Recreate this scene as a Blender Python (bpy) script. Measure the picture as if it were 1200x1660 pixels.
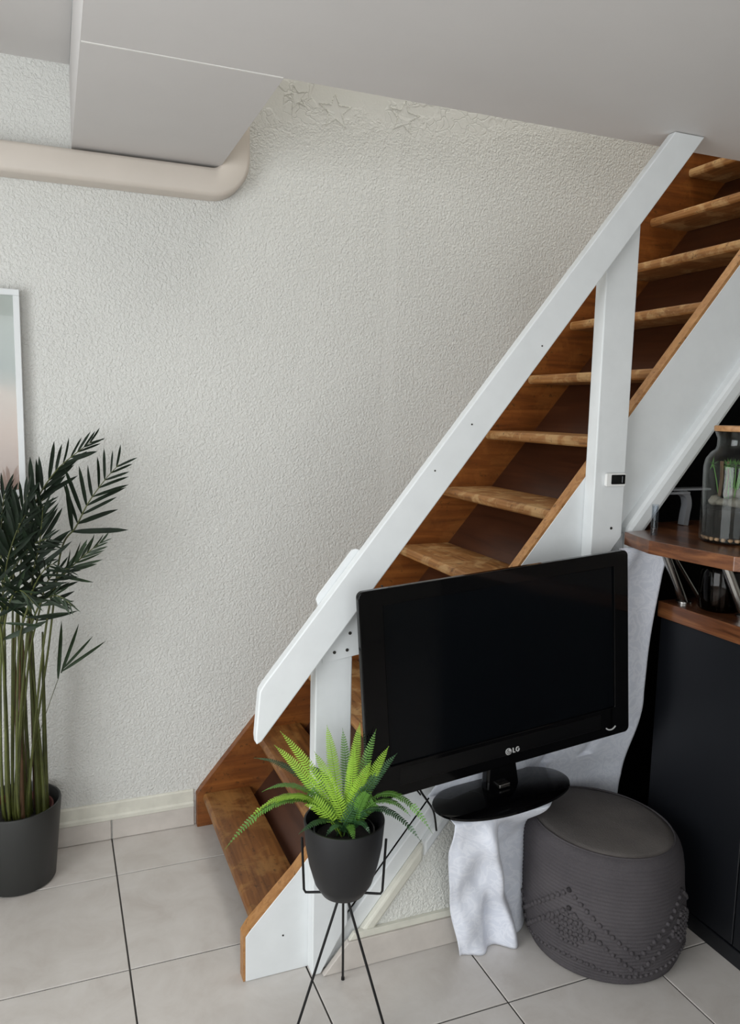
import bpy, bmesh, math, random
from mathutils import Vector, Matrix
random.seed(7)
S = bpy.context.scene
COL = S.collection
PI = math.pi
for o in list(bpy.data.objects):
    bpy.data.objects.remove(o)

# ------------------------------------------------------------------ camera
H = 1.45
yaw, pit, rol = .384453, .130029, .020605
fw = Vector((math.sin(yaw)*math.cos(pit), math.cos(yaw)*math.cos(pit), -math.sin(pit)))
rt = Vector((math.cos(yaw), -math.sin(yaw), 0))
up = rt.cross(fw)
r2 = rt*math.cos(rol)+up*math.sin(rol)
u2 = -rt*math.sin(rol)+up*math.cos(rol)
cam = bpy.data.cameras.new('camera')
cam.sensor_fit = 'VERTICAL'; cam.sensor_height = 36; cam.lens = 36*1273.3/1660
cam.clip_start = .02
co = bpy.data.objects.new('camera', cam); COL.objects.link(co)
co.matrix_world = Matrix(((r2.x, u2.x, -fw.x, 0), (r2.y, u2.y, -fw.y, 0), (r2.z, u2.z, -fw.z, H), (0, 0, 0, 1)))
S.camera = co

# ------------------------------------------------------------------ light
w = bpy.data.worlds.new('world'); S.world = w; w.use_nodes = True
bg = w.node_tree.nodes['Background']
bg.inputs[0].default_value = (.86, .93, 1, 1); bg.inputs[1].default_value = .9
def area(name, loc, direction, sx, sy, power, col):
    l = bpy.data.lights.new(name, 'AREA'); l.shape = 'RECTANGLE'; l.size = sx; l.size_y = sy
    l.energy = power; l.color = col
    o = bpy.data.objects.new(name, l); COL.objects.link(o); o.location = loc
    o.rotation_euler = Vector(direction).to_track_quat('-Z', 'Y').to_euler()
    return o
area('window_daylight_side', (-1.47, .35, 1.25), (1, 0, 0), 2.0, 1.7, 48, (.97, .99, 1))
area('window_daylight_rear', (-.25, -1.56, 1.15), (0, 1, 0), 1.7, 1.9, 20, (.97, .99, 1))
area('stairwell_daylight', (1.4, 2.22, 4.1), (0, 0, -1), 1.2, .5, 17, (1, .99, .95))
S.view_settings.view_transform = 'Standard'
S.view_settings.look = 'None'
S.view_settings.gamma = 1
S.view_settings.use_curve_mapping = False
S.view_settings.exposure = 0.24

# ------------------------------------------------------------------ materials
def lin(c):
    return tuple((v/255/12.92 if v/255 <= .04045 else ((v/255+.055)/1.055)**2.4) for v in c)+(1,)
class NT:
    def __init__(s, name):
        s.m = bpy.data.materials.new(name); s.m.use_nodes = True
        s.t = s.m.node_tree; s.b = s.t.nodes['Principled BSDF']
        s.tc = s.t.nodes.new('ShaderNodeTexCoord')
    def n(s, typ, **k):
        nd = s.t.nodes.new(typ)
        for a, v in k.items():
            if a in nd.inputs: nd.inputs[a].default_value = v
            else: setattr(nd, a, v)
        return nd
    def l(s, a, b): s.t.links.new(a, b)
    def coord(s, scale=(1, 1, 1), src='Object'):
        mp = s.n('ShaderNodeMapping'); mp.inputs['Scale'].default_value = scale
        s.l(s.tc.outputs[src], mp.inputs['Vector']); return mp.outputs[0]
    def noise(s, vec, scale, detail=4, rough=.55, dist=0):
        nd = s.n('ShaderNodeTexNoise'); nd.inputs['Scale'].default_value = scale
        nd.inputs['Detail'].default_value = detail; nd.inputs['Roughness'].default_value = rough
        nd.inputs['Distortion'].default_value = dist
        s.l(vec, nd.inputs['Vector']); return nd.outputs['Fac']
    def ramp(s, fac, stops):
        r = s.n('ShaderNodeValToRGB'); e = r.color_ramp.elements
        while len(e) < len(stops): e.new(.5)
        for i, (p, c) in enumerate(stops):
            e[i].position = p; e[i].color = c if len(c) == 4 else lin(c)
        s.l(fac, r.inputs[0]); return r.outputs[0]
    def mix(s, fac, a, b, mode='MIX'):
        m = s.n('ShaderNodeMix'); m.data_type = 'RGBA'; m.blend_type = mode
        for i, v in ((0, fac), (6, a), (7, b)):
            if hasattr(v, 'links') or hasattr(v, 'is_linked'): s.l(v, m.inputs[i])
            else: m.inputs[i].default_value = v
        return m.outputs[2]
    def math(s, op, a, b=0.):
        m = s.n('ShaderNodeMath'); m.operation = op
        for i, v in ((0, a), (1, b)):
            if hasattr(v, 'is_linked'): s.l(v, m.inputs[i])
            else: m.inputs[i].default_value = v
        return m.outputs[0]
    def bump(s, h, strength, dist):
        b = s.n('ShaderNodeBump'); b.inputs['Strength'].default_value = strength; b.inputs['Distance'].default_value = dist
        s.l(h, b.inputs['Height']); s.l(b.outputs[0], s.b.inputs['Normal'])
    def base(s, v):
        if hasattr(v, 'is_linked'): s.l(v, s.b.inputs['Base Color'])
        else: s.b.inputs['Base Color'].default_value = v
    def rough(s, v):
        if hasattr(v, 'is_linked'): s.l(v, s.b.inputs['Roughness'])
        else: s.b.inputs['Roughness'].default_value = v
M = {}
def plain(name, col, rough=.5, metal=0, var=.06, vs=6, bs=0, bscale=200, spec=.5, coat=0):
    t = NT(name); c = lin(col)
    v = t.coord()
    f = t.noise(v, vs)
    d = tuple(x*(1-var*2) for x in c[:3])+(1,); e = tuple(min(1, x*(1+var)) for x in c[:3])+(1,)
    t.base(t.ramp(f, [(.3, d), (.7, e)]))
    t.rough(rough); t.b.inputs['Metallic'].default_value = metal
    t.b.inputs['Specular IOR Level'].default_value = spec
    t.b.inputs['Coat Weight'].default_value = coat
    if bs: t.bump(t.noise(v, bscale, 2), bs, .002)
    M[name] = t.m; return t
def stucco(name, col, smooth_top=None):
    t = NT(name); v = t.coord()
    a = t.noise(v, 135, 2, .5, .5); b = t.noise(v, 60, 2, .5, .3)
    h = t.math('ADD', t.math('MULTIPLY', t.ramp(a, [(.30, (0, 0, 0, 1)), (.70, (1, 1, 1, 1))]), .8), t.math('MULTIPLY', b, .5))
    big = t.noise(v, 1.6, 3)
    c = lin(col)
    dk = tuple(x*.94 for x in c[:3])+(1,)
    colr = t.ramp(big, [(.35, dk), (.65, c)])
    if smooth_top:
        sx = t.n('ShaderNodeSeparateXYZ'); t.l(t.tc.outputs['Object'], sx.inputs[0])
        # bare band of patchy plaster near the stairwell edge, relief fades out there
        n2 = t.noise(v, 9, 4, .6, .6)
        zz = t.math('ADD', sx.outputs['Z'], t.math('MULTIPLY', t.math('SUBTRACT', n2, .5), .22))
        xx = t.math('MULTIPLY', t.math('SUBTRACT', sx.outputs['X'], .9), .12)
        zz = t.math('SUBTRACT', zz, xx)
        xl = t.n('ShaderNodeMapRange'); xl.inputs['From Min'].default_value = .35; xl.inputs['From Max'].default_value = .6; xl.inputs['To Min'].default_value = 1.; xl.inputs['To Max'].default_value = 0.
        t.l(sx.outputs['X'], xl.inputs['Value']); zz = t.math('SUBTRACT', zz, xl.outputs[0])
        msk = t.ramp(zz, [(0, (1, 1, 1, 1)), (1, (.0, .0, .0, 1))])
        mr = t.n('ShaderNodeMapRange'); mr.inputs['From Min'].default_value = smooth_top; mr.inputs['From Max'].default_value = smooth_top+.05
        mr.inputs['To Min'].default_value = 1; mr.inputs['To Max'].default_value = .08
        t.l(zz, mr.inputs['Value'])
        # smoothed vertical joint
        dx = t.math('ABSOLUTE', t.math('SUBTRACT', sx.outputs['X'], 1.113))
        mr2 = t.n('ShaderNodeMapRange'); mr2.inputs['From Min'].default_value = .012; mr2.inputs['From Max'].default_value = .03
        mr2.inputs['To Min'].default_value = .68; mr2.inputs['To Max'].default_value = 1
        t.l(dx, mr2.inputs['Value'])
        # flakes around the bare plaster
        vo = t.n('ShaderNodeTexVoronoi'); vo.feature = 'DISTANCE_TO_EDGE'; vo.inputs['Scale'].default_value = 26
        wv = t.n('ShaderNodeVectorMath'); wv.operation = 'ADD'
        nz = t.n('ShaderNodeTexNoise'); nz.inputs['Scale'].default_value = 14; nz.inputs['Detail'].default_value = 4
        sc = t.n('ShaderNodeVectorMath'); sc.operation = 'SCALE'; sc.inputs['Scale'].default_value = .09
        t.l(v, nz.inputs['Vector']); t.l(nz.outputs['Color'], sc.inputs[0]); t.l(v, wv.inputs[0]); t.l(sc.outputs[0], wv.inputs[1])
        t.l(wv.outputs[0], vo.inputs['Vector'])
        mk = t.math('MULTIPLY', t.math('SUBTRACT', 1., mr.outputs[0]), t.ramp(t.noise(v, 9, 2), [(.46, (0, 0, 0, 1)), (.5, (1, 1, 1, 1))]))
        fl = t.math('MULTIPLY', t.ramp(vo.outputs['Distance'], [(.0, (0, 0, 0, 1)), (.06, (1, 1, 1, 1))]), .45)
        h = t.math('MULTIPLY', h, t.math('MULTIPLY', mr.outputs[0], mr2.outputs[0]))
        h = t.math('ADD', h, t.math('MULTIPLY', fl, mk))
    t.base(colr); t.rough(.75); t.bump(h, .78, .0036)
    M[name] = t.m
def wood(name, dark, mid, light, axis='y', scale=1., wear=0, wearcol=(190, 150, 95), rough=.45, coat=0.):
    t = NT(name)
    st = {'x': (1.5, 22, 22), 'y': (22, 1.5, 22), 'z': (22, 22, 1.5)}[axis]
    v = t.coord(tuple(k*scale for k in st)); v0 = t.coord()
    g = t.noise(v, 2.2, 6, .62, 1.2)
    c = t.ramp(g, [(.28, dark), (.5, mid), (.72, light)])
    big = t.noise(v0, 5, 3)
    c = t.mix(t.math('MULTIPLY', t.ramp(big, [(.35, (0, 0, 0, 1)), (.7, (1, 1, 1, 1))]), .35), c, lin(dark))
    if wear:
        n = t.noise(v0, 11, 5, .65, .5)
        mk = t.math('MULTIPLY', t.ramp(n, [(.5, (0, 0, 0, 1)), (.6, (1, 1, 1, 1))]), wear)
        c = t.mix(mk, c, lin(wearcol))
        sp = t.noise(v0, 60, 3)
        c = t.mix(t.math('MULTIPLY', t.ramp(sp, [(.64, (0, 0, 0, 1)), (.7, (1, 1, 1, 1))]), .6), c, lin((60, 38, 20)))
    t.base(c); t.rough(rough); t.b.inputs['Coat Weight'].default_value = coat; t.b.inputs['Coat Roughness'].default_value = .2
    t.bump(g, .25, .0015)
    M[name] = t.m
stucco('stucco_wall', (217, 217, 213), smooth_top=2.36)
stucco('stucco_partition', (222, 222, 216))
plain('ceiling_paint', (203, 200, 198), .8, var=.02, vs=2, bs=.05, bscale=120)
plain('room_wall', (205, 203, 196), .85)
plain('white_paint', (221, 224, 225), .38, var=.02, vs=14, bs=.06, bscale=60)
plain('old_white_paint', (214, 212, 200), .5, var=.05, vs=22, bs=.1, bscale=80)
plain('grout', (62, 60, 58), .9)
plain('skirting_stone', (200, 193, 186), .35, var=.05, vs=16)
plain('trunking', (206, 197, 187), .45, var=.02)
plain('bead', (222, 220, 216), .6)
wood('tread_wood', (104, 66, 32), (152, 104, 56), (180, 130, 76), 'y', 1, .75, (186, 150, 102), .5)
wood('low_tread_wood', (84, 50, 22), (122, 76, 35), (148, 98, 48), 'y', 1, .5, (160, 118, 66), .42)
wood('string_wood', (86, 46, 18), (124, 70, 28), (150, 90, 40), 'x', .6, .25, (155, 100, 48), .4)
wood('cap_wood', (138, 92, 50), (168, 120, 72), (186, 140, 92), 'x', 1, .2, (200, 150, 90), .45)
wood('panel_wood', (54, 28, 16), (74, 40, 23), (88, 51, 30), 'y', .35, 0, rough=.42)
wood('walnut', (56, 31, 18), (106, 63, 37), (150, 98, 60), 'y', .7, 0, rough=.28, coat=.5)
wood('lid_wood', (150, 104, 62), (180, 134, 88), (196, 150, 104), 'x', 1, 0, rough=.5)
plain('black_panel', (14, 16, 21), .45, var=.1, vs=3)
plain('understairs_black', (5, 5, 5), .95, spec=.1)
plain('piano_black', (4, 4, 5), .06, var=0, spec=.25)
plain('screen_black', (4, 6, 9), .12, var=0, spec=.2)
plain('satin_black', (6, 6, 7), .3, var=.02, spec=.3)
plain('wire_black', (8, 8, 9), .42, spec=.35)
plain('pot_black', (17, 18, 21), .5, var=.06, vs=30)
plain('pot_grey', (46, 47, 46), .5, var=.04)
plain('pot_terracotta', (86, 36, 30), .7)
plain('soil', (24, 19, 15), .95, var=.4, vs=60, bs=.8, bscale=120)
plain('dark_soil', (24, 18, 16), .9, var=.3, vs=50)
plain('steel', (176, 174, 170), .25, metal=1, var=.03)
plain('logo_grey', (190, 190, 190), .35)
plain('screw', (70, 68, 64), .5, metal=.6)
plain('white_plastic', (232, 232, 230), .35, var=.01)
plain('display_black', (12, 12, 14), .2)
plain('dull_grey_metal', (128, 130, 134), .5, var=.03)
plain('palm_leaf', (17, 32, 16), .6, var=.25, vs=9, spec=.25)
plain('palm_leaf_light', (27, 48, 20), .58, var=.25, vs=9)
plain('palm_stem', (80, 86, 38), .5, var=.25, vs=14)
plain('palm_stem_brown', (92, 66, 42), .7, var=.3, vs=20)
plain('fern_bright', (134, 172, 52), .5, var=.16, vs=14)
plain('fern_mid', (88, 132, 52), .5, var=.18, vs=14)
plain('fern_dark', (44, 80, 44), .5, var=.18, vs=14)
plain('sprout', (92, 146, 60), .5)
plain('pebble', (176, 140, 110), .5, var=.3, vs=40)
plain('river_stone', (118, 110, 100), .6, var=.25, vs=50)
plain('pink_paper', (206, 178, 170), .5)
# floor tile: pale stone with soft veins, each tile a little different
t = NT('tile_stone'); v = t.coord(); oi = t.n('ShaderNodeObjectInfo')
off = t.n('ShaderNodeVectorMath'); off.operation = 'ADD'; t.l(v, off.inputs[0])
cb = t.n('ShaderNodeCombineXYZ'); m_ = t.math('MULTIPLY', oi.outputs['Random'], 37.); t.l(m_, cb.inputs[0]); t.l(m_, cb.inputs[1]); t.l(cb.outputs[0], off.inputs[1])
a = t.noise(off.outputs[0], 7, 7, .65, .5); b = t.noise(off.outputs[0], 42, 3)
c = t.ramp(a, [(.25, (184, 177, 171)), (.5, (198, 193, 188)), (.75, (207, 203, 199))])
c = t.mix(t.math('MULTIPLY', b, .12), c, lin((190, 180, 172)))
t.base(c); t.rough(.3); M['tile_stone'] = t.m
# pouf: woven charcoal cotton
t = NT('pouf_cotton'); v = t.coord()
n = t.noise(v, 260, 2); n2 = t.noise(v, 7, 3)
c = t.ramp(n2, [(.3, (62, 60, 65)), (.7, (78, 75, 79))])
c = t.mix(t.math('MULTIPLY', n, .35), c, lin((104, 98, 94)))
t.base(c); t.rough(.95); t.b.inputs['Specular IOR Level'].default_value = .1; t.bump(n, .8, .002); M['pouf_cotton'] = t.m
t = NT('pouf_lit_top_cotton'); v = t.coord()  # same cotton in lighter tones, the top's brightness put into its colour
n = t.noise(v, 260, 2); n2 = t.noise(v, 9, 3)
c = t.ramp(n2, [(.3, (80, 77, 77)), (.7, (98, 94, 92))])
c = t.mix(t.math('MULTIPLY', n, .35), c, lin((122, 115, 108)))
t.base(c); t.rough(.95); t.b.inputs['Specular IOR Level'].default_value = .1; t.bump(n, .8, .002); M['pouf_lit_top_cotton'] = t.m
# cloth: white damask
t = NT('damask'); v = t.coord()
n = t.noise(v, 16, 3, .5, 2.5); f = t.noise(v, 320, 1)
c = t.ramp(n, [(.42, (216, 220, 231)), (.52, (229, 232, 241)), (.6, (218, 222, 233))])
t.base(c); t.rough(.75); t.b.inputs['Specular IOR Level'].default_value = .25; t.b.inputs['Sheen Weight'].default_value = .2
t.bump(f, .2, .001); M['damask'] = t.m
# thin-walled glass: clear film with fresnel reflection
def glass(name, col, ior=1.45, gain=1.):
    t = NT(name); t.t.nodes.remove(t.b)
    tr = t.n('ShaderNodeBsdfTransparent'); tr.inputs[0].default_value = col
    gl = t.n('ShaderNodeBsdfGlossy'); gl.inputs['Roughness'].default_value = .02
    lw = t.n('ShaderNodeLayerWeight'); lw.inputs['Blend'].default_value = .5
    fr = t.n('ShaderNodeMath'); fr.operation = 'POWER'; fr.inputs[1].default_value = 4.; t.l(lw.outputs['Facing'], fr.inputs[0])
    fr2 = t.n('ShaderNodeMath'); fr2.operation = 'MULTIPLY_ADD'; fr2.inputs[1].default_value = .6; fr2.inputs[2].default_value = .02; t.l(fr.outputs[0], fr2.inputs[0]); fr = fr2
    mx = t.n('ShaderNodeMixShader'); t.l(t.math('MULTIPLY', fr.outputs[0], gain), mx.inputs[0]); t.l(tr.outputs[0], mx.inputs[1]); t.l(gl.outputs[0], mx.inputs[2])
    t.l(mx.outputs[0], t.t.nodes['Material Output'].inputs['Surface'])
    M[name] = t.m
glass('clear_glass', (.95, .97, .96, 1)); glass('smoked_glass', (.34, .28, .24, 1)); glass('acrylic', (.80, .83, .86, 1), 1.7)
# framed print: pale grey upper part over dusty pink
t = NT('print'); v = t.coord((1, 1, 1)); sx = t.n('ShaderNodeSeparateXYZ'); t.l(v, sx.inputs[0])
q = t.math('ADD', sx.outputs['Z'], t.math('MULTIPLY', t.math('SUBTRACT', t.noise(v, 7, 3), .5), .12))
mr = t.n('ShaderNodeMapRange'); mr.inputs['From Min'].default_value = -.3; mr.inputs['From Max'].default_value = .3; t.l(q, mr.inputs['Value'])
t.base(t.ramp(mr.outputs[0], [(.0, (170, 140, 132)), (.3, (200, 172, 164)), (.5, (206, 186, 180)), (.62, (168, 168, 168)), (1, (188, 188, 186))])); t.rough(.12)
M['print'] = t.m

# ------------------------------------------------------------------ helpers
def link(name, me, mat, parent=None, smooth=False):
    o = bpy.data.objects.new(name, me); COL.objects.link(o)
    if mat and not me.materials: me.materials.append(M[mat])
    if parent: o.parent = parent
    if smooth:
        for p in me.polygons: p.use_smooth = True
    return o
def mesh(name, vs, fs, mat, parent=None, smooth=False):
    me = bpy.data.meshes.new(name); me.from_pydata([tuple(v) for v in vs], [], fs); me.update()
    bm = bmesh.new(); bm.from_mesh(me); bmesh.ops.recalc_face_normals(bm, faces=bm.faces); bm.to_mesh(me); bm.free()
    return link(name, me, mat, parent, smooth)
def bmobj(name, bm, mat, parent=None, smooth=False):
    bmesh.ops.recalc_face_normals(bm, faces=bm.faces)
    me = bpy.data.meshes.new(name); bm.to_mesh(me); bm.free()
    return link(name, me, mat, parent, smooth)
def sharp(o, deg=35):
    for p in o.data.polygons: p.use_smooth = True
    bm = bmesh.new(); bm.from_mesh(o.data)
    for e in bm.edges:
        if len(e.link_faces) == 2 and e.calc_face_angle(0) > math.radians(deg): e.smooth = False
    bm.to_mesh(o.data); bm.free(); return o
def bm_box(bm, lo, hi, bev=0, seg=2):
    vs = [bm.verts.new((x, y, z)) for z in (lo[2], hi[2]) for y in (lo[1], hi[1]) for x in (lo[0], hi[0])]
    fs = [bm.faces.new([vs[i] for i in f]) for f in ((0, 2, 3, 1), (4, 5, 7, 6), (0, 1, 5, 4), (2, 6, 7, 3), (0, 4, 6, 2), (1, 3, 7, 5))]
    if bev:
        es = {e for f in fs for e in f.edges}
        bmesh.ops.bevel(bm, geom=list(es), offset=bev, segments=seg, affect='EDGES', profile=.5)
def box(name, lo, hi, mat, parent=None, bev=0, seg=2):
    bm = bmesh.new(); bm_box(bm, lo, hi, bev, seg)
    return bmobj(name, bm, mat, parent)
def prism(name, poly, a, b, mat, parent=None, bev=0, plane='xz', seg=2):
    """polygon extruded from a to b along the axis missing from `plane`"""
    f = {'xz': lambda p, q: (p[0], q, p[1]), 'xy': lambda p, q: (p[0], p[1], q), 'yz': lambda p, q: (q, p[0], p[1])}[plane]
    bm = bmesh.new(); n = len(poly)
    A = [bm.verts.new(f(p, a)) for p in poly]; B = [bm.verts.new(f(p, b)) for p in poly]
    bm.faces.new(A); bm.faces.new(B[::-1])
    for i in range(n): bm.faces.new((A[i], B[i], B[(i+1) % n], A[(i+1) % n]))
    bmesh.ops.recalc_face_normals(bm, faces=bm.faces)
    if bev: bmesh.ops.bevel(bm, geom=list(bm.edges), offset=bev, segments=seg, affect='EDGES', profile=.5)
    return bmobj(name, bm, mat, parent)
def tube_data(pts, rad, n=8, cap=True):
    pts = [Vector(p) for p in pts]; vs, fs = [], []
    R = rad if isinstance(rad, (list, tuple)) else [rad]*len(pts)
    prev = None
    for i, p in enumerate(pts):
        d = (pts[min(i+1, len(pts)-1)]-pts[max(i-1, 0)]).normalized()
        if prev is None:
            a = Vector((0, 0, 1)) if abs(d.z) < .9 else Vector((1, 0, 0)); u = d.cross(a).normalized()
        else: u = (prev-d*prev.dot(d)).normalized()
        prev = u; v = d.cross(u)
        for k in range(n):
            t = 2*PI*k/n; vs.append(p+(u*math.cos(t)+v*math.sin(t))*R[i])
    for i in range(len(pts)-1):
        for k in range(n): fs.append((i*n+k, i*n+(k+1) % n, (i+1)*n+(k+1) % n, (i+1)*n+k))
    if cap: fs += [tuple(range(n))[::-1], tuple((len(pts)-1)*n+k for k in range(n))]
    return vs, fs
def tube(name, pts, rad, mat, parent=None, n=8):
    v, f = tube_data(pts, rad, n); return sharp(mesh(name, v, f, mat, parent), 50)
def bez(pts, n=6):
    """Catmull-Rom through points"""
    P = [Vector(p) for p in pts]; out = []
    for i in range(len(P)-1):
        a, b, c, d = P[max(i-1, 0)], P[i], P[i+1], P[min(i+2, len(P)-1)]
        for k in range(n):
            t = k/n
            out.append(.5*((2*b)+(c-a)*t+(2*a-5*b+4*c-d)*t*t+(3*b-a-3*c+d)*t**3))
    out.append(P[-1]); return out
def lathe(name, prof, mat, parent=None, n=48, loc=(0, 0, 0), close=False, ang=40, fn=None):
    vs, fs = [], []; m = len(prof)
    for k in range(n):
        t = 2*PI*k/n
        for r, z in prof:
            p = Vector((r*math.cos(t), r*math.sin(t), z))
            if fn: p = fn(p, t)
            vs.append((p.x+loc[0], p.y+loc[1], p.z+loc[2]))
    for k in range(n):
        for i in range(m if close else m-1):
            a, b = k*m+i, k*m+(i+1) % m; c, d = ((k+1) % n)*m+(i+1) % m, ((k+1) % n)*m+i
            fs.append((a, d, c, b))
    me = bpy.data.meshes.new(name); me.from_pydata(vs, [], fs)
    bm = bmesh.new(); bm.from_mesh(me); bmesh.ops.remove_doubles(bm, verts=bm.verts, dist=1e-6)
    bmesh.ops.recalc_face_normals(bm, faces=bm.faces); bm.to_mesh(me); bm.free()
    return sharp(link(name, me, mat, parent), ang)
def empty(name, loc=(0, 0, 0)):
    o = bpy.data.objects.new(name, None); COL.objects.link(o); o.location = loc; o.empty_display_size = .1; return o
def tag(o, label, cat, group=None):
    o['label'] = label; o['category'] = cat
    if group: o['group'] = group
    return o
def struct(o, label=None, cat=None):
    o['kind'] = 'structure'
    if label: o['label'] = label
    if cat: o['category'] = cat
    return o
def under(parent, *objs):
    """parts were modelled in world space: keep them there under a parent empty at its base"""
    for o in objs: o.matrix_parent_inverse = Matrix.Translation(-Vector(parent.location))
def adopt(parent):
    for o in bpy.data.objects:
        if o.parent == parent: o.matrix_parent_inverse = Matrix.Translation(-Vector(parent.location))

# ------------------------------------------------------------------ setting
D = 2.617; ZC = 2.19; XL, XR, YB = -1.5, 3.2, -1.6
HX0, HY0, HX1 = .51, 1.835, 2.9
wb = struct(box('wall_back', (XL, D, -.06), (XR, D+.12, 4.4), 'stucco_wall'), 'off-white stippled plaster wall rising behind the staircase', 'wall')
struct(box('wall_right', (XR, YB, -.06), (XR+.1, D+.12, 4.4), 'room_wall'), 'plain pale wall at the right end of the room', 'wall')
# left wall and rear wall carry the windows that light the room
def wall_with_opening(name, axis, at, thick, u0, u1, o, label):
    bm = bmesh.new()
    ou0, ou1, oz0, oz1 = o
    for lo, hi in (((u0, -.06), (ou0, 2.6)), ((ou1, -.06), (u1, 2.6)), ((ou0, -.06), (ou1, oz0)), ((ou0, oz1), (ou1, 2.6))):
        if axis == 'x': bm_box(bm, (at-thick, lo[0], lo[1]), (at, hi[0], hi[1]))
        else: bm_box(bm, (lo[0], at-thick, lo[1]), (hi[0], at, hi[1]))
    return struct(bmobj(name, bm, 'room_wall'), label, 'wall')
wall_with_opening('wall_left', 'x', XL, .12, YB, D+.12, (-.65, 1.35, .4, 2.1), 'pale side wall with the wide window')
wall_with_opening('wall_rear', 'y', YB, .12, XL, XR, (-1.1, .6, .2, 2.1), 'pale rear wall with the glazed door')
def window(name, axis, at, o, label):
    a0, a1, z0, z1 = o
    e = struct(empty(name, ((at, (a0+a1)/2, z0) if axis == 'x' else ((a0+a1)/2, at, z0))), label, 'window')
    def bar(n, lo, hi, m='white_paint'):
        if axis == 'x': ob = box(n, (at-.06, lo[0], lo[1]), (at-.02, hi[0], hi[1]), m, e)
        else: ob = box(n, (lo[0], at-.06, lo[1]), (hi[0], at-.02, hi[1]), m, e)
    bar('sill_rail', (a0, z0), (a1, z0+.06)); bar('head_rail', (a0, z1-.06), (a1, z1))
    am = (a0+a1)/2
    for q in (a0, am-.03, a1-.06): bar('stile', (q, z0+.06), (q+.06, z1-.06))
    for q, r in ((a0+.06, am-.03), (am+.03, a1-.06)):
        if axis == 'x': box('pane', (at-.045, q, z0+.06), (at-.04, r, z1-.06), 'clear_glass', e)
        else: box('pane', (q, at-.045, z0+.06), (r, at-.04, z1-.06), 'clear_glass', e)
    adopt(e)
window('window_1', 'x', XL, (-.65, 1.35, .4, 2.1), 'white framed two-light window in the side wall')
window('window_2', 'y', YB, (-1.1, .6, .2, 2.1), 'white framed glazed door in the rear wall')

# ceiling: main slab, the piece beside the stairwell, the piece past it, the raised part on the left
ce = struct(box('ceiling', (.076, YB, ZC), (XR, HY0, 2.42), 'ceiling_paint'), 'flat grey-white ceiling ending at the stairwell opening', 'ceiling')
box('ceiling_panel', (.076, HY0, ZC), (HX0, D, 2.42), 'ceiling_paint', ce)
box('ceiling_panel', (HX1, HY0, ZC), (XR, D, 2.42), 'ceiling_paint', ce)
bm = bmesh.new(); bm_box(bm, (.078, HY0-.004, ZC-.0015), (HX0-.002, HY0+.001, ZC+.004))
bmobj('joint_bead', bm, 'bead', ce)
struct(box('ceiling', (XL, YB, 2.435), (.076, D, 2.6), 'ceiling_paint'), 'higher grey ceiling recess in the top left corner', 'ceiling')
# upper stairwell shaft
struct(box('wall_stairwell_front', (HX0-.08, HY0-.08, 2.42), (XR, HY0, 4.4), 'room_wall'), 'upper stairwell wall above the ceiling opening', 'wall')
struct(box('wall_stairwell_side', (HX0-.08, HY0, 2.42), (HX0, D, 4.4), 'room_wall'), 'short upper stairwell wall above the ceiling corner', 'wall')
struct(box('ceiling', (HX0-.08, HY0-.08, 4.4), (XR, D+.1, 4.5), 'ceiling_paint'), 'ceiling over the top of the stairwell', 'ceiling')
# star-shaped stencil marks scratched into the plaster band
def star(cx, cz, r, rot, name='star_mark'):
    pts = []
    for k in range(10):
        a = rot+k*PI/5; q = r if k % 2 == 0 else r*.42
        pts.append((cx+q*math.cos(a), cz+q*math.sin(a)))
    bm = bmesh.new()
    V = []
    for s in (1, .86):
        for y in (D-.0012, D+.002):
            V.append([bm.verts.new((cx+(x-cx)*s, y, cz+(z-cz)*s)) for x, z in pts])
    for k in range(10):
        j = (k+1) % 10
        bm.faces.new((V[0][k], V[0][j], V[2][j], V[2][k]))
        bm.faces.new((V[0][k], V[0][j], V[1][j], V[1][k])); bm.faces.new((V[2][k], V[2][j], V[3][j], V[3][k]))
    bmobj(name, bm, 'stucco_partition', wb)
star(.905, 2.432, .062, .35); star(1.155, 2.45, .062, .2); star(.77, 2.455, .04, .6)

# floor: recessed grout bed and single tiles
fl = struct(box('floor', (XL, YB, -.06), (XR, D, -.003), 'grout'), 'pale square stone tiles with dark joints', 'floor')
PX, PY = .4310, .4415
GX, GY = .1445, 1.507
g = .0022
cache = {}
def tile(x0, x1, y0, y1):
    key = (round(x1-x0, 3), round(y1-y0, 3))
    if key not in cache:
        bm = bmesh.new(); hx, hy = (x1-x0)/2, (y1-y0)/2
        top = [bm.verts.new((sx*(hx-.0012), sy*(hy-.0012), 0)) for sx, sy in ((-1, -1), (1, -1), (1, 1), (-1, 1))]
        mid = [bm.verts.new((sx*hx, sy*hy, -.0012)) for sx, sy in ((-1, -1), (1, -1), (1, 1), (-1, 1))]
        bot = [bm.verts.new((sx*hx, sy*hy, -.008)) for sx, sy in ((-1, -1), (1, -1), (1, 1), (-1, 1))]
        bm.faces.new(top)
        for A, B in ((top, mid), (mid, bot)):
            for k in range(4): bm.faces.new((A[k], A[(k+1) % 4], B[(k+1) % 4], B[k]))
        bmesh.ops.recalc_face_normals(bm, faces=bm.faces)
        me = bpy.data.meshes.new('floor_tile'); bm.to_mesh(me); bm.free(); me.materials.append(M['tile_stone'])
        cache[key] = me
    o = bpy.data.objects.new('floor_tile', cache[key]); COL.objects.link(o); o.parent = fl
    o.location = ((x0+x1)/2, (y0+y1)/2, 0)
for i in range(-4, 8):
    for j in range(-8, 3):
        x0 = max(GX+PX*i+g, XL); x1 = min(GX+PX*(i+1)-g, XR)
        y0 = max(GY+PY*j+g, YB); y1 = min(GY+PY*(j+1)-g, D)
        if x1-x0 > .02 and y1-y0 > .02: tile(x0, x1, y0, y1)

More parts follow.
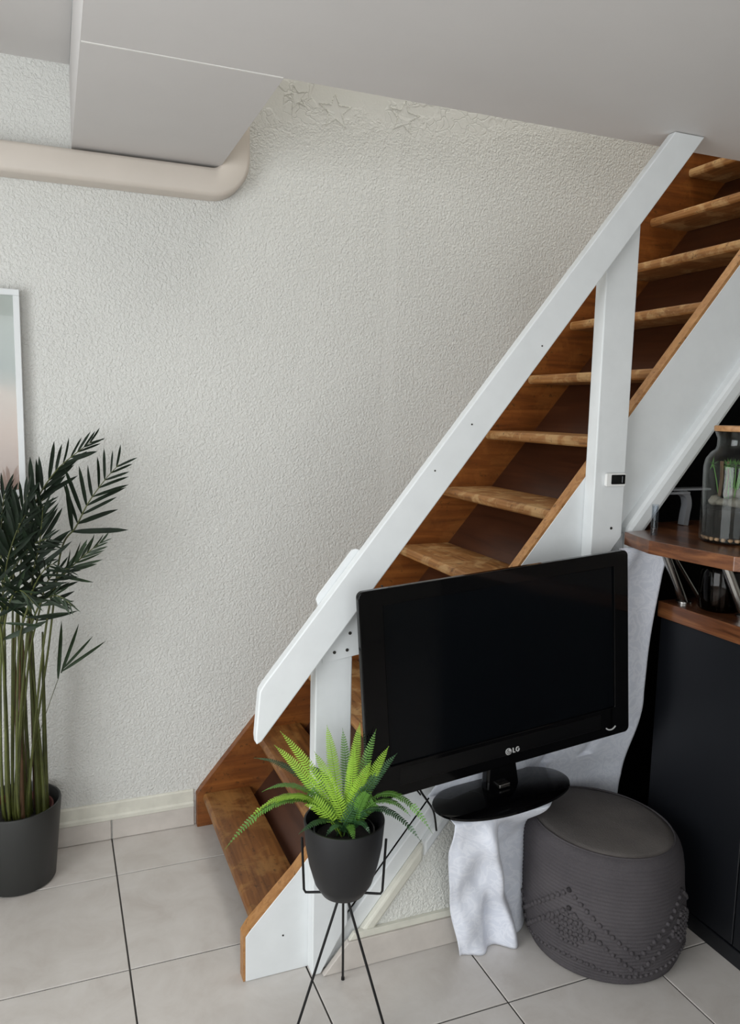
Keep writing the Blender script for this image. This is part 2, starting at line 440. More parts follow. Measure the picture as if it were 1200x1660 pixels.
# skirting on the back wall: stone tiles with an old painted board above
bb = struct(empty('baseboard_back', (0, D, 0)), 'stone skirting tiles under a white painted board along the wall', 'skirting')
xs = [GX+PX*i for i in range(-4, 2)]
for i in range(-4, 1):
    x0 = max(GX+PX*i+g, XL); x1 = min(GX+PX*(i+1)-g, .418)
    if x1 > x0: box('skirting_tile', (x0, D-.011, .001), (x1, D, .07), 'skirting_stone', bb, .002, 1)
prism('painted_board', [(D, .071), (D-.013, .071), (D-.013, .082), (D-.008, .088), (D-.008, .125), (D-.004, .13), (D, .13)], XL, .416, 'old_white_paint', bb, plane='yz')
adopt(bb)

# ------------------------------------------------------------------ staircase
NR, NG, NX0, NZ0 = .21, .177, .445, .12
def ztop(x): return .292+1.218*(x-.56)          # top line of the outer string
def zwall(x): return .13+1.186*(x-.43)+.02      # top line of the wall string
def zpan(x): return .936+1.18*(x-1.348)         # face of the sloping back panel
YO, YI = 1.80, 1.83
st = tag(empty('staircase', (.42, 2.2, 0)), 'steep brown wooden staircase with white painted side board and handrail climbing right', 'staircase')
XE = 2.10; XW = 2.78
# wall string
prism('wall_string', [(.425, 0), (.425, .118), (.44, .14), (XW, zwall(XW)+.02), (XW, zwall(XW)-.42), (.78, 0)], D-.028, D, 'string_wood', st, .0015)
# outer string, painted face plate with bare wooden capping
cap = .008
xz0 = .56+(.30-.292)/1.218
XEo = .56+(ZC-.292)/1.218
outer = prism('outer_string', [(.414, .001), (.414, .122), (.426, .138), (.545, ztop(.545)-cap), (XEo, ZC-cap-.001), (XEo+.25, ZC-.001), (XEo+.25, ztop(XEo+.25)-.318), (xz0+.0148, .001)], YO, YI, 'white_paint', st, .0012)
capo = prism('string_cap', [(.408, .001), (.408, .126), (.423, .148), (.543, ztop(.543)), (XEo-.008, ZC-.003), (XEo-.001, ZC-cap-.003), (.546, ztop(.546)-cap-.0005), (.4265, .1385), (.4135, .1225), (.4135, .001)], YO+.002, YI+.006, 'cap_wood', st)
# lower edging board and moulding
def slopebar(name, xa, xb, o0, o1, y0, y1, mat='white_paint', flo=True, bev=.003):
    if flo:
        za = lambda o: .56+(-.292-o)/1.218+0
        xa0 = .56+(.002-.292-o0)/1.218; xa1 = .56+(.002-.292-o1)/1.218
        poly = [(xa0, .002), (xb, ztop(xb)+o0), (xb, ztop(xb)+o1), (xa1, .002)]
    else: poly = [(xa, ztop(xa)+o0), (xb, ztop(xb)+o0), (xb, ztop(xb)+o1), (xa, ztop(xa)+o1)]
    return prism(name, poly, y0, y1, mat, st, bev)
slopebar('edging_board', 0, 1.50, -.321, -.388, 1.778, 1.80)
slopebar('edging_board', 1.503, 2.25, -.309, -.396, 1.762, 1.815, flo=False, bev=.014)
slopebar('moulding', 0, .885, -.385, -.428, 1.757, 1.782, 'old_white_paint', bev=.006)
slopebar('moulding', .888, 1.06, -.383, -.426, 1.757, 1.782, 'white_paint', flo=False, bev=.006)
# sloping back panel behind the treads
x0p = .56
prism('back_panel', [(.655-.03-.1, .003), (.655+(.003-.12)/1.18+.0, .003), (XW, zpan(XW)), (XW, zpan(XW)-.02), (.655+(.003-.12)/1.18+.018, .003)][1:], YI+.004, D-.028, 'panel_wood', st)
for k in range(13):
    x = NX0+NG*k; z = NZ0+NR*k
    if k == 0: dep = .165
    elif k == 1: dep = .17
    else: dep = .655+(z-.12)/1.18-x-.002
    th = .032
    # rounded nosing profile
    pr = [(x+.010, z-th), (x+.003, z-th+.005), (x, z-th*.5), (x+.003, z-.005), (x+.010, z), (x+dep, z), (x+dep, z-th)]
    if k >= 2: pr[-1] = (x+dep-th/1.18, z-th)
    prism('tread', pr, YI+.002, D-.029, 'low_tread_wood' if k < 2 else 'tread_wood', st, .0012, seg=1)
# posts
def post(x0, x1, y0, poly):
    return prism('post', poly, y0, YO, 'white_paint', st, .003)
zr = lambda x: .651+1.248*(x-.429)
SC = 1.755/1.75
post(0, 0, 1.757, [(.577, .004), (.600, .004), (.672, ztop(.672)-.30), (.672, .98), (.577, .90)])
post(0, 0, 1.757, [(1.372, ztop(1.372)-.296), (1.475, ztop(1.475)-.296), (1.475, 2.00), (1.372, 1.90)])
# handrail board in front of the posts
ys = 1.722; k = ys/1.75
def rp(x, z): return (x*k, H+(z-H)*k)
top = ZC-.001
a = rp(.429, .651); b = (.428, .797)
sl = 1.252
xt1 = a[0]+(top-a[1])/sl; xt0 = b[0]+(top-b[1])/sl
rail = prism('handrail', [a, (a[0]+.012, a[1]+.006), (xt1, top), (xt0, top), (b[0]+.012, b[1]+.012), (b[0]+.002, b[1]-.004), (b[0], b[1]-.02), (a[0]-.002, a[1]+.02)], ys, 1.750, 'white_paint', st, .003)
# gusset plate between handrail and lower post
gp = prism('gusset_plate', [(.592, .835), (.714, .852), (.716, 1.10), (.674, 1.114), (.664, 1.112), (.580, 1.008), (.574, .996), (.585, .96)], 1.7505, 1.7565, 'white_paint', st, .001)
def screw(x, z, y, par, r=.0042):
    vs, fs = tube_data([(x, y-.0012, z), (x, y+.004, z)], r, 10)
    return mesh('screw', vs, fs, 'screw', par)
for x, z in ((.622, .86), (.655, .863), (.662, .905)): screw(x, z, 1.7505, gp)
screw(1.437, 1.135, 1.757, st, .004)
for x, z in ((1.158, 1.618), (.866, 1.304), (.964, 1.418), (.733, 1.024)):
    screw(x, z, ys, rail, .0022).name = 'nail_head'
screw(.511, .105, YO, outer, .0024).name = 'nail_head'
adopt(st)

# partition below the stairs
prt = struct(prism('wall_partition', [(.62, 0), (1.0, 0), (1.0, ztop(1.0)-.388), (.62, max(.002, ztop(.62)-.388))][0:4] if ztop(.62)-.388 > .003 else [(.6401, 0), (1.0, 0), (1.0, ztop(1.0)-.388)], 1.765, 1.83, 'stucco_partition'), 'small triangular stippled plaster wall under the stair foot', 'wall')
bp = struct(empty('baseboard_partition', (.8, 1.76, 0)), 'stone skirting with white fillet under the stair partition', 'skirting')
prism('skirting_tile', [(.605, .001), (1.004, .001), (1.004, .078), (.672, .078)], 1.748, 1.765, 'skirting_stone', bp, .0015)
prism('fillet', [(.676, .079), (1.0, .079), (1.0, .098), (.69, .098)], 1.753, 1.765, 'old_white_paint', bp, .001)
adopt(bp)
# black panel added behind the bar to darken the space below the stairs
struct(prism('added_dark_panel', [(1.06, 0), (XR, 0), (XR, 2.15), (2.4, 2.15), (1.06, zpan(1.06)-.035)], 2.16, 2.19, 'understairs_black'), 'added black panel making the shaded space under the stairs dark', 'wall')

# ------------------------------------------------------------------ pipe trunking
bm = bmesh.new()
def trunk():
    # centre line along the wall then up through the opening
    z0, z1 = 2.096, 2.182
    zc = (z0+z1)/2; hw = (z1-z0)/2; dep = .075
    xc = .558
    path = [(XL, zc, 0, 1), (.46, zc, 0, 1)]
    R = .075; cx, cz = xc-R, zc+R
    for i in range(1, 9):
        a = -PI/2+i*PI/16
        path.append((cx+R*math.cos(a), cz+R*math.sin(a), -math.cos(a), -math.sin(a)))
    path[0] = (XL, zc, 0, 1); path[1] = (cx, zc, 0, 1)
    path.append((xc, 2.9, -1, 0))
    prof = [(-hw, 0), (-hw, -dep+.014), (-hw+.004, -dep+.004), (-hw+.014, -dep), (hw-.014, -dep), (hw-.004, -dep+.004), (hw, -dep+.014), (hw, 0)]
    vs, fs = [], []
    m = len(prof)
    for x, z, nx, nz in path:
        for o, d in prof: vs.append((x+nx*o, D-.0015+d, z+nz*o))
    for i in range(len(path)-1):
        for k in range(m): fs.append((i*m+k, i*m+(k+1) % m, (i+1)*m+(k+1) % m, (i+1)*m+k))
    fs += [tuple(range(m)), tuple((len(path)-1)*m+k for k in range(m))]
    return sharp(mesh('pipe_trunking', vs, fs, 'trunking'), 50)
tag(trunk(), 'beige boxed pipe cover running along the wall and turning up beside the ceiling corner', 'pipe cover')

# ------------------------------------------------------------------ framed picture
pf = tag(empty('picture_frame', (-.30, D, 1.17)), 'white framed print on the wall above the palm', 'picture')
fx0, fx1, fz0, fz1 = -.52, -.079, 1.17, 1.777
for lo, hi in (((fx0, fz0), (fx1, fz0+.018)), ((fx0, fz1-.018), (fx1, fz1)), ((fx0, fz0+.018), (fx0+.018, fz1-.018)), ((fx1-.018, fz0+.018), (fx1, fz1-.018))):
    box('frame_bar', (lo[0], D-.040, lo[1]), (hi[0], D-.002, hi[1]), 'white_paint', pf, .0015, 1)
p = box('print', (-.2025, -.0015, -.2855), (.2025, .0015, .2855), 'print', pf); p.location = ((fx0+fx1)/2, D-.026, (fz0+fz1)/2)
box('glazing', (fx0+.018, D-.033, fz0+.018), (fx1-.018, D-.031, fz1-.018), 'clear_glass', pf)
adopt(pf)

# ------------------------------------------------------------------ palm
PC = (-.135, 2.478)
pl = tag(empty('potted_palm', (PC[0], PC[1], 0)), 'tall dark green palm in a round grey pot by the wall', 'plant')
lathe('pot', [(0, 0.001), (.100, .001), (.105, .006), (.127, .246), (.126, .250), (.121, .250), (.119, .245), (.101, .02), (0, .02)], 'pot_grey', pl, 56, (*PC, 0))
inner = lathe('inner_pot', [(.085, .08), (.102, .225), (.104, .228), (.0995, .228), (.083, .08)], 'pot_terracotta', pl, 48, (*PC, 0), close=True)
lathe('soil', [(0, .215), (.05, .212), (.099, .205), (.098, .19), (0, .19)], 'soil', pl, 32, (*PC, 0))
random.seed(11)
def leaflet_mesh(w, droop, twist, name='leaflet'):
    n = 6; vs, fs = [], []
    for i in range(n+1):
        t = i/n
        ww = w*min(1, .3+t*3.2)*(1 if t < .7 else max(0, 1-((t-.7)/.3)**1.6))
        ww = max(ww, w*.06)
        z = -droop*t*t
        tw = twist*t
        c, s = math.cos(tw), math.sin(tw)
        for sx, h in ((-1, .25), (0, 0), (1, .25)):
            x = sx*ww; hh = h*ww
            vs.append((x*c-hh*s, t, z+x*s+hh*c))
    for i in range(n):
        for k in range(2): fs.append((i*3+k, i*3+k+1, (i+1)*3+k+1, (i+1)*3+k))
    me = bpy.data.meshes.new(name); me.from_pydata(vs, [], fs); me.update()
    for p in me.polygons: p.use_smooth = True
    return me
LM = {}
for mi, mat in enumerate(('palm_leaf', 'palm_leaf_light')):
    LM[mi] = []
    for q in range(6):
        me = leaflet_mesh(.042+.009*(q % 3), .03+.08*(q % 4), random.uniform(-.9, .9)); me.materials.append(M[mat]); LM[mi].append(me)
def frond(pts, n0, nleaf, length, spread, lean=0., side_up=0., mi=0, r0=.0045, ends=True):
    """pts: stem base to tip; leaflets start at fraction n0 along the path"""
    path = bez(pts, 8); m = len(path)
    rad = [max(r0*(1-.8*i/(m-1)), .0009) for i in range(m)]
    v, f = tube_data(path, rad, 6)
    fr = mesh('frond', v, f, 'palm_stem', pl, True)
    fr.matrix_parent_inverse = Matrix.Translation(-Vector(pl.location))
    for q in range(nleaf):
        t = n0+(1-n0)*(q+.3)/nleaf
        fi = t*(m-1); i = min(int(fi), m-2)
        p = path[i].lerp(path[i+1], fi-i); d = (path[i+1]-path[i]).normalized()
        view = Vector((rt.x*0+.15, -1, 0)).normalized()
        sd = d.cross(view).normalized()
        for s in (-1, 1):
            tt = (t-n0)/(1-n0)
            a = spread*(1-.55*tt)+random.uniform(-.10, .10)
            dr = d*math.cos(a)+sd*s*math.sin(a)+view*random.uniform(-.25, .35)+Vector((0, 0, side_up if s < 0 else side_up*.3))
            if lean: dr += Vector((0, 0, -lean*random.uniform(.5, 1.3)))
            dr.normalize()
            L = length*(1.15-.75*tt)*random.uniform(.82, 1.12)
            me = random.choice(LM[mi])
            o = bpy.data.objects.new('leaflet', me); COL.objects.link(o); o.parent = fr
            nz = (view+Vector((random.uniform(-.5, .5), 0, random.uniform(-.2, .6)))).normalized()
            xx = dr.cross(nz).normalized(); nz = xx.cross(dr).normalized()
            o.matrix_local = Matrix(((xx.x*L, dr.x*L, nz.x*L, p.x), (xx.y*L, dr.y*L, nz.y*L, p.y), (xx.z*L, dr.z*L, nz.z*L, p.z), (0, 0, 0, 1)))
    return fr
FR = {
 'A': [(-.1, 2.42, .2), (-.1, 2.42, .318), (-.033, 2.41, .721), (.01, 2.4, 1.018), (.054, 2.39, 1.097), (.089, 2.38, 1.167), (.135, 2.37, 1.233), (.174, 2.36, 1.278)],
 'B': [(-.11, 2.46, .2), (-.113, 2.44, .301), (-.102, 2.44, .738), (-.07, 2.44, 1.101), (-.041, 2.44, 1.185), (.009, 2.44, 1.259), (.064, 2.44, 1.308), (.105, 2.44, 1.34)],
 'C': [(-.1, 2.44, .2), (-.094, 2.4, .336), (-.044, 2.383, .749), (-.009, 2.367, .932), (.02, 2.35, .97), (.05, 2.333, 1.003), (.085, 2.317, 1.036), (.12, 2.3, 1.066)],
 'E': [(-.14, 2.44, .2), (-.141, 2.4, .325), (-.125, 2.392, .754), (-.112, 2.384, 1.0), (-.099, 2.376, 1.08), (-.086, 2.368, 1.15), (-.068, 2.36, 1.2)],
 'G': [(-.15, 2.46, .2), (-.158, 2.42, .318), (-.146, 2.42, .748), (-.146, 2.42, 1.0), (-.144, 2.42, 1.08), (-.138, 2.42, 1.15), (-.13, 2.42, 1.2)],
 'I': [(-.12, 2.42, .2), (-.123, 2.38, .331), (-.094, 2.364, .705), (-.065, 2.348, .96), (-.045, 2.332, 1.05), (-.036, 2.316, 1.12), (-.03, 2.3, 1.17)],
 'J': [(-.13, 2.42, .2), (-.131, 2.36, .333), (-.088, 2.338, .749), (-.052, 2.316, .885), (-.022, 2.294, .918), (.006, 2.272, .922), (.035, 2.25, .90)],
 'K': [(-.15, 2.46, .2), (-.149, 2.4, .317), (-.15, 2.4, .736), (-.181, 2.4, .971), (-.215, 2.4, 1.095), (-.263, 2.4, 1.17), (-.31, 2.4, 1.2)],
 'L': [(-.12, 2.42, .2), (-.125, 2.34, .341), (-.106, 2.312, .759), (-.076, 2.284, .90), (-.058, 2.256, .96), (-.03, 2.228, 1.01), (-.005, 2.2, 1.03)],
 'N': [(-.15, 2.42, .2), (-.15, 2.34, .346), (-.145, 2.312, .762), (-.158, 2.284, .909), (-.168, 2.256, .967), (-.197, 2.228, 1.007), (-.238, 2.2, .968)],
 'O': [(-.16, 2.44, .2), (-.165, 2.36, .34), (-.155, 2.34, .70), (-.135, 2.30, .86), (-.115, 2.27, .93), (-.09, 2.25, .95), (-.06, 2.22, .92)],
 'Q': [(-.17, 2.46, .2), (-.17, 2.42, .34), (-.16, 2.40, .72), (-.13, 2.37, .93), (-.10, 2.35, 1.01), (-.06, 2.33, 1.06), (-.02, 2.31, 1.08)],
}
frond(FR['A'], .52, 9, .135, .95, 0, .30)
frond(FR['B'], .48, 10, .12, .55, 0, .05)
frond(FR['C'], .5, 8, .095, .5, 0, .0, 1)
frond(FR['E'], .5, 9, .13, .55, 0, .1)
frond(FR['G'], .5, 9, .13, .55, 0, .1)
frond(FR['I'], .5, 9, .125, .65, .05, .1)
frond(FR['J'], .42, 8, .085, .7, .45, 0, 1)
frond(FR['K'], .45, 9, .14, .8, .2)
frond(FR['L'], .42, 9, .105, .8, .4, 0, 0)
frond(FR['N'], .42, 9, .12, .8, .4)
frond(FR['O'], .4, 9, .11, .8, .5, 0, 1)
frond(FR['Q'], .45, 10, .12, .75, .2)
frond([(-.14, 2.45, .2), (-.14, 2.43, .34), (-.12, 2.43, .74), (-.10, 2.42, .95), (-.085, 2.42, 1.06), (-.06, 2.41, 1.13), (-.03, 2.40, 1.18)], .46, 10, .125, .7, .05)
frond([(-.16, 2.43, .2), (-.165, 2.38, .34), (-.16, 2.36, .72), (-.14, 2.33, .92), (-.125, 2.31, 1.02), (-.10, 2.29, 1.10), (-.075, 2.28, 1.15)], .44, 10, .12, .7, .1)
frond([(-.12, 2.45, .2), (-.12, 2.42, .34), (-.085, 2.40, .70), (-.05, 2.38, .86), (-.03, 2.36, .94), (.0, 2.34, .98), (.03, 2.32, .99)], .44, 9, .10, .8, .35)
# small low frond with four blades
d = frond([(-.097, 2.45, .2), (-.097, 2.45, .329), (-.09, 2.442, .384), (-.052, 2.433, .507), (-.005, 2.425, .642)], .5, 0, .1, .5, r0=.0026)
for tip, base in (((.008, 2.43, .81), (-.007, 2.425, .638)), ((.055, 2.42, .80), (.002, 2.424, .655)), ((.092, 2.40, .765), (.008, 2.422, .668)), ((.128, 2.40, .747), (.004, 2.423, .66))):
    p = Vector(base); dr = Vector(tip)-p; L = dr.length; dr.normalize(); nz = Vector((.1, -1, .2)).normalized()
    xx = dr.cross(nz).normalized(); nz = xx.cross(dr)
    o = bpy.data.objects.new('leaflet', LM[1][0]); COL.objects.link(o); o.parent = d
    o.matrix_local = Matrix(((xx.x*L*.8, dr.x*L, nz.x*L, p.x), (xx.y*L*.8, dr.y*L, nz.y*L, p.y), (xx.z*L*.8, dr.z*L, nz.z*L, p.z), (0, 0, 0, 1)))
# cane bases
random.seed(3)
for i in range(10):
    a = random.uniform(0, 2*PI); r = random.uniform(.01, .06)
    x, y = PC[0]+.03+r*math.cos(a), PC[1]-.02+r*math.sin(a)
    hh = random.uniform(.45, .72); tx = x+random.uniform(-.025, .02)
    R0 = random.uniform(.006, .010)
    o = tube('cane', bez([(x, y, .2), (x+(tx-x)*.4, y, .2+hh*.5), (tx, y-.02, .2+hh)], 4), [R0*(1-.09*k) for k in range(9)], 'palm_stem' if i % 3 else 'palm_stem_brown', pl, 8)
adopt(pl)

# ------------------------------------------------------------------ low table under the cloth, cloth
TB = tag(empty('low_table', (1.05, 1.72, 0)), 'low black side table hidden under the white cloth beneath the television', 'table')
prism('table_top', [(.905, 1.645), (1.14, 1.645), (1.14, 1.86), (1.012, 1.86), (1.012, 1.742), (.90, 1.742)], .420, .436, 'satin_black', TB, .002, 'xy')
for x, y in ((1.03, 1.735), (1.12, 1.735), (1.03, 1.84), (1.12, 1.84)): tube('leg', [(x, y, 0), (x, y, .420)], .0055, 'wire_black', TB)
adopt(TB)
def sm(a, b, x):
    t = max(0, min(1, (x-a)/(b-a))); return t*t*(3-2*t)
def interp(tab, x):
    for (a, va), (b, vb) in zip(tab, tab[1:]):
        if x <= b: return va+(vb-va)*max(0, (x-a))/(b-a)
    return tab[-1][1]
def cloth():
    NU = 120; rows = []
    for i in range(46): rows.append(('f', i/45))
    for i in range(1, 9): rows.append(('t', i/9))
    for i in range(46): rows.append(('b', i/45))
    xl = lambda z: interp([(0, .972), (.04, .962), (.15, .935), (.25, .912), (.35, .895), (.5, .888)], z)
    xr = lambda z: interp([(0, 1.58), (.34, 1.608), (.5, 1.595), (.65, 1.578), (.94, 1.604), (1.02, 1.612), (1.08, 1.60)], z)
    vs, fs = [], []
    for seg, t in rows:
        for j in range(NU+1):
            u = j/NU
            z = .439*t if seg == 'f' else (.440+.003*t if seg == 't' else None)
            if seg == 'b':
                L = .885+.05*t; x = L+u*(xr(.5+.58*t)-L)
                zt = max(.50, min(1.083, ztop(x)-.395))
                zt = min(1.083, zt) if x < 1.44 else 1.083
                z = .4445+(zt-.4445)*t
                x = L+u*(xr(z)-L)
            else:
                x = xl(z)+u*(xr(z)-xl(z))
            p = 1-sm(1.16, 1.32, x)
            yback = 1.742+.004*math.sin(x*22)
            yf = 1.600+.086*sm(.46, .10, z)
            if seg == 'f':
                dpt = sm(.45, .33, z)
                q = 1-z/.45
                s = x-(.985+.16*q)                         # long slanting ridge, hollow to its right
                fold = .085*sm(.0, .05, s)-.030*math.exp(-((s+.012)/.020)**2)+.012*math.exp(-((s+.058)/.022)**2)*q
                s2 = x-(1.005+.045*q)
                fold += (.014*sm(-.012, .012, s2)-.006)*sm(.28, .14, z)*sm(.045, .015, s)
                fold += .006*math.sin(x*44-z*22+1)+.0025*math.sin(x*90+z*50)*q+.006*math.sin(x*70+2)*sm(.1, .0, z)
                fold += .012*sm(.025, 0, x-xl(z))
                y = min(yf+fold*dpt, 1.722)*p+(1-p)*yback
            elif seg == 't':
                y = (yf*(1-t)+yback*t)*p+(1-p)*yback
            else:
                r = x-(1.50-.25*(1.08-z))
                y = yback-.012*math.exp(-(r/.022)**2)*sm(.5, .7, z)-.006*math.sin((x-1.2)*26+z*9)*sm(.5, .8, z)
                r2_ = x-(1.29+.22*(z-.45)); y += .012*math.exp(-(r2_/.018)**2)*sm(.9, .6, z)
                r3_ = x-(1.44+.22*(z-.45)); y += .009*math.exp(-(r3_/.02)**2)*sm(.9, .6, z)
                y -= .02*sm(1.0, 1.08, z)
            # room for the pouf
            y += .115*sm(1.16, 1.32, x)*sm(.66, .30, z)
            vs.append((x, y, max(z, .0015)))
    n = NU+1
    for i in range(len(rows)-1):
        for j in range(NU): fs.append((i*n+j, i*n+j+1, (i+1)*n+j+1, (i+1)*n+j))
    o = mesh('white_cloth', vs, fs, 'damask', None, True)
    md = o.modifiers.new('thick', 'SOLIDIFY'); md.thickness = .0015; md.offset = 0
    return o
tag(cloth(), 'white damask cloth draped from the stair edge behind the television down to the floor', 'cloth')

# ------------------------------------------------------------------ television
tv = tag(empty('television', (1.045, 1.65, .455)), 'black flat-screen television tilting on its oval stand in front of the stairs', 'television')
TC = Vector((1.045, 1.640, .809)); ya, ti, ro = .0632, .0268, .0638; TS = .80/.76
R0 = Vector((math.cos(ya), math.sin(ya), 0)); Nn = Vector((math.sin(ya), -math.cos(ya), 0))
U0 = Vector((0, 0, 1))*math.cos(ti)-Nn*math.sin(ti)
Rr = R0*math.cos(ro)+U0*math.sin(ro); Uu = U0*math.cos(ro)-R0*math.sin(ro)
Nf = Rr.cross(Uu)     # away... checked below
if Nf.dot(Nn) < 0: Nf = -Nf
Yb = -Nf              # local +y points to the back
Rr, Yb, Uu = Rr*TS, Yb*TS, Uu*TS
TM = Matrix(((Rr.x, Yb.x, Uu.x, TC.x), (Rr.y, Yb.y, Uu.y, TC.y), (Rr.z, Yb.z, Uu.z, TC.z), (0, 0, 0, 1)))
W, Hh = .76, .485
def rrect(w, h, r, n=6, cx=0, cz=0):
    out = []
    for sx, sz, a0 in ((1, 1, 0), (-1, 1, PI/2), (-1, -1, PI), (1, -1, 3*PI/2)):
        for k in range(n+1):
            a = a0+PI/2*k/n; out.append((cx+sx*(w/2-r)+r*math.cos(a), cz+sz*(h/2-r)+r*math.sin(a)))
    return out
def tvp(o):
    o.data.transform(TM); return o
def ring(name, outer, inner, y0, y1, mat, par):
    n = len(outer); vs = [(x, y0, z) for x, z in outer]+[(x, y0, z) for x, z in inner]+[(x, y1, z) for x, z in outer]+[(x, y1, z) for x, z in inner]
    fs = []
    for i in range(n):
        j = (i+1) % n
        fs += [(i, j, n+j, n+i), (2*n+i, 2*n+j, 3*n+j, 3*n+i), (i, j, 2*n+j, 2*n+i), (n+i, n+j, 3*n+j, 3*n+i)]
    return mesh(name, vs, fs, mat, par)
SW, SH, SX, SZ = .655, .372, .006, .019
bz = ring('bezel', rrect(W, Hh, .014), rrect(SW, SH, .003, 6, SX, SZ), -.001, .014, 'piano_black', tv); tvp(bz)
bv = bz.modifiers.new('bev', 'BEVEL'); bv.width = .002; bv.segments = 2; bv.limit_method = 'ANGLE'
scr = tvp(prism('screen', rrect(SW+.004, SH+.004, .002, 2, SX, SZ), .004, .012, 'screen_black', tv))
bk = tvp(prism('back_shell', rrect(W-.05, Hh-.05, .03), .0125, .04, 'satin_black', tv))
bk2 = tvp(prism('rear_housing', rrect(W-.22, Hh-.16, .03), .04, .08, 'satin_black', tv, .006))
# speaker bar line below the screen
tvp(box('speaker_bar', (-.30, -.0022, -.2165), (.285, 0, -.1775), 'satin_black', tv, .0008, 1))
# emblem and letters
def disc(name, r, cx, cz, y0, y1, mat, par, n=28):
    return tvp(prism(name, [(cx+r*math.cos(2*PI*k/n), cz+r*math.sin(2*PI*k/n)) for k in range(n)], y0, y1, mat, par))
EX, EZ = -.004, -.207
em = disc('emblem', .0085, EX, EZ, -.0034, -.0021, 'logo_grey', tv)
def strip(name, pts, wd, y0, y1, mat, par):
    vs, fs = [], []; n = len(pts)
    for i in range(n):
        a, b = pts[max(i-1, 0)], pts[min(i+1, n-1)]
        dx, dz = b[0]-a[0], b[1]-a[1]; L = math.hypot(dx, dz); nx, nz = -dz/L*wd/2, dx/L*wd/2
        x, z = pts[i]
        vs += [(x+nx, y0, z+nz), (x-nx, y0, z-nz), (x+nx, y1, z+nz), (x-nx, y1, z-nz)]
    for i in range(n-1):
        q = i*4; r = q+4
        fs += [(q, q+1, r+1, r), (q+2, q+3, r+3, r+2), (q, q+2, r+2, r), (q+1, q+3, r+3, r+1)]
    fs += [(0, 1, 3, 2), (n*4-4, n*4-3, n*4-1, n*4-2)]
    return tvp(mesh(name, vs, fs, mat, par))
arc = [(EX+.0058*math.cos(a), EZ+.0058*math.sin(a)) for a in [math.radians(90+i*15) for i in range(18)]]+[(EX+.001, EZ-.0002)]
strip('emblem_line', arc, .0011, -.0042, -.0032, 'satin_black', em)
strip('emblem_line', [(EX-.0008, EZ+.0028), (EX-.0008, EZ-.0022), (EX+.0012, EZ-.0022)], .0011, -.0042, -.0032, 'satin_black', em)
lx = .0085
strip('letter_l', [(lx+.0012, EZ+.0062), (lx+.0012, EZ-.005), (lx+.0068, EZ-.005)], .0026, -.0034, -.0021, 'logo_grey', tv)
gx, gz = lx+.0145, EZ+.0006
ga = [(gx+.0047*math.cos(a), gz+.0052*math.sin(a)) for a in [math.radians(45+i*15) for i in range(19)]]
strip('letter_g', ga+[(gx+.0047, gz-.0002), (gx+.0008, gz-.0002)], .0024, -.0034, -.0021, 'logo_grey', tv)
sm_ = [(.318+.021*math.cos(a), -.204+.021*math.sin(a)) for a in [math.radians(222+i*12) for i in range(9)]]
strip('power_arc', sm_, .0032, -.0026, -.0008, 'logo_grey', tv)
# stand
def tvtube(name, pts, r, mat):
    v, f = tube_data(pts, r, 16); return tvp(sharp(mesh(name, v, f, mat, tv), 50))
tvp(prism('neck', [(-.05, -.325), (.05, -.325), (.035, -.20), (-.035, -.20)], .030, .058, 'piano_black', tv, .006))
tvp(box('neck_clip', (-.02, .016, -.308), (.012, .031, -.298), 'steel', tv, .002))
n = 64
def oval(sx, sy, cy=.035): return [(sx*math.copysign(abs(math.cos(2*PI*k/n))**.9, math.cos(2*PI*k/n)), cy+sy*math.copysign(abs(math.sin(2*PI*k/n))**.9, math.sin(2*PI*k/n))) for k in range(n)]
bm = bmesh.new(); ringsv = []
for sx, sy, z in ((.184, .096, -.336), (.190, .102, -.332), (.189, .101, -.327), (.178, .09, -.323), (.09, .055, -.315), (.05, .03, -.311)):
    ringsv.append([bm.verts.new((x, y, z)) for x, y in oval(sx, sy)])
for A, B in zip(ringsv, ringsv[1:]):
    for k in range(n): bm.faces.new((A[k], A[(k+1) % n], B[(k+1) % n], B[k]))
bm.faces.new(ringsv[0]); bm.faces.new(ringsv[-1])
tvp(sharp(bmobj('stand_base', bm, 'piano_black', tv), 50))
tube('power_cable', bez([(.84, 1.68, .60), (.835, 1.705, .54), (.845, 1.71, .49), (.87, 1.715, .45), (.895, 1.725, .41), (.91, 1.735, .35)], 8), .0028, 'wire_black', tv)
tube('signal_cable', bez([(.80, 1.68, .62), (.80, 1.70, .57), (.815, 1.71, .52), (.85, 1.715, .47)], 8), .0022, 'wire_black', tv)
adopt(tv)

# ------------------------------------------------------------------ fern on a wire stand
FC = Vector((.604, 1.613, 0))
RT = Vector((.927, -.375, 0)); AW = Vector((.375, .927, 0))
ps = tag(empty('plant_stand', FC), 'black wire tripod stand holding the fern pot', 'plant stand')
zb = .321
feet = [FC+AW*.118, FC+(AW*-.5-RT*.866)*.135+RT*.012, FC+(AW*-.5+RT*.866)*.125]
for k, ft in enumerate(feet):
    dd = (ft-FC).normalized(); p0 = FC+dd*.008+Vector((0, 0, zb-.003))
    lg = tube('leg', [p0, ft+Vector((0, 0, .005))], .0032, 'wire_black', ps)
    tube('foot', [ft+Vector((0, 0, .0005)), ft+Vector((0, 0, .007))], .0046, 'wire_black', lg)
for s, nm in ((RT, 1), (-RT, 1), (AW, 1)):
    dv = s*1.0
    tube('arm', [FC+Vector((0, 0, zb-.003)), FC+dv*.030+Vector((0, 0, zb-.002)), FC+dv*.080+Vector((0, 0, zb-.004)), FC+dv*.0885+Vector((0, 0, zb-.004)), FC+dv*.0925+Vector((0, 0, zb+.003)), FC+dv*.0985+Vector((0, 0, .455))], .0030, 'wire_black', ps)
adopt(ps)
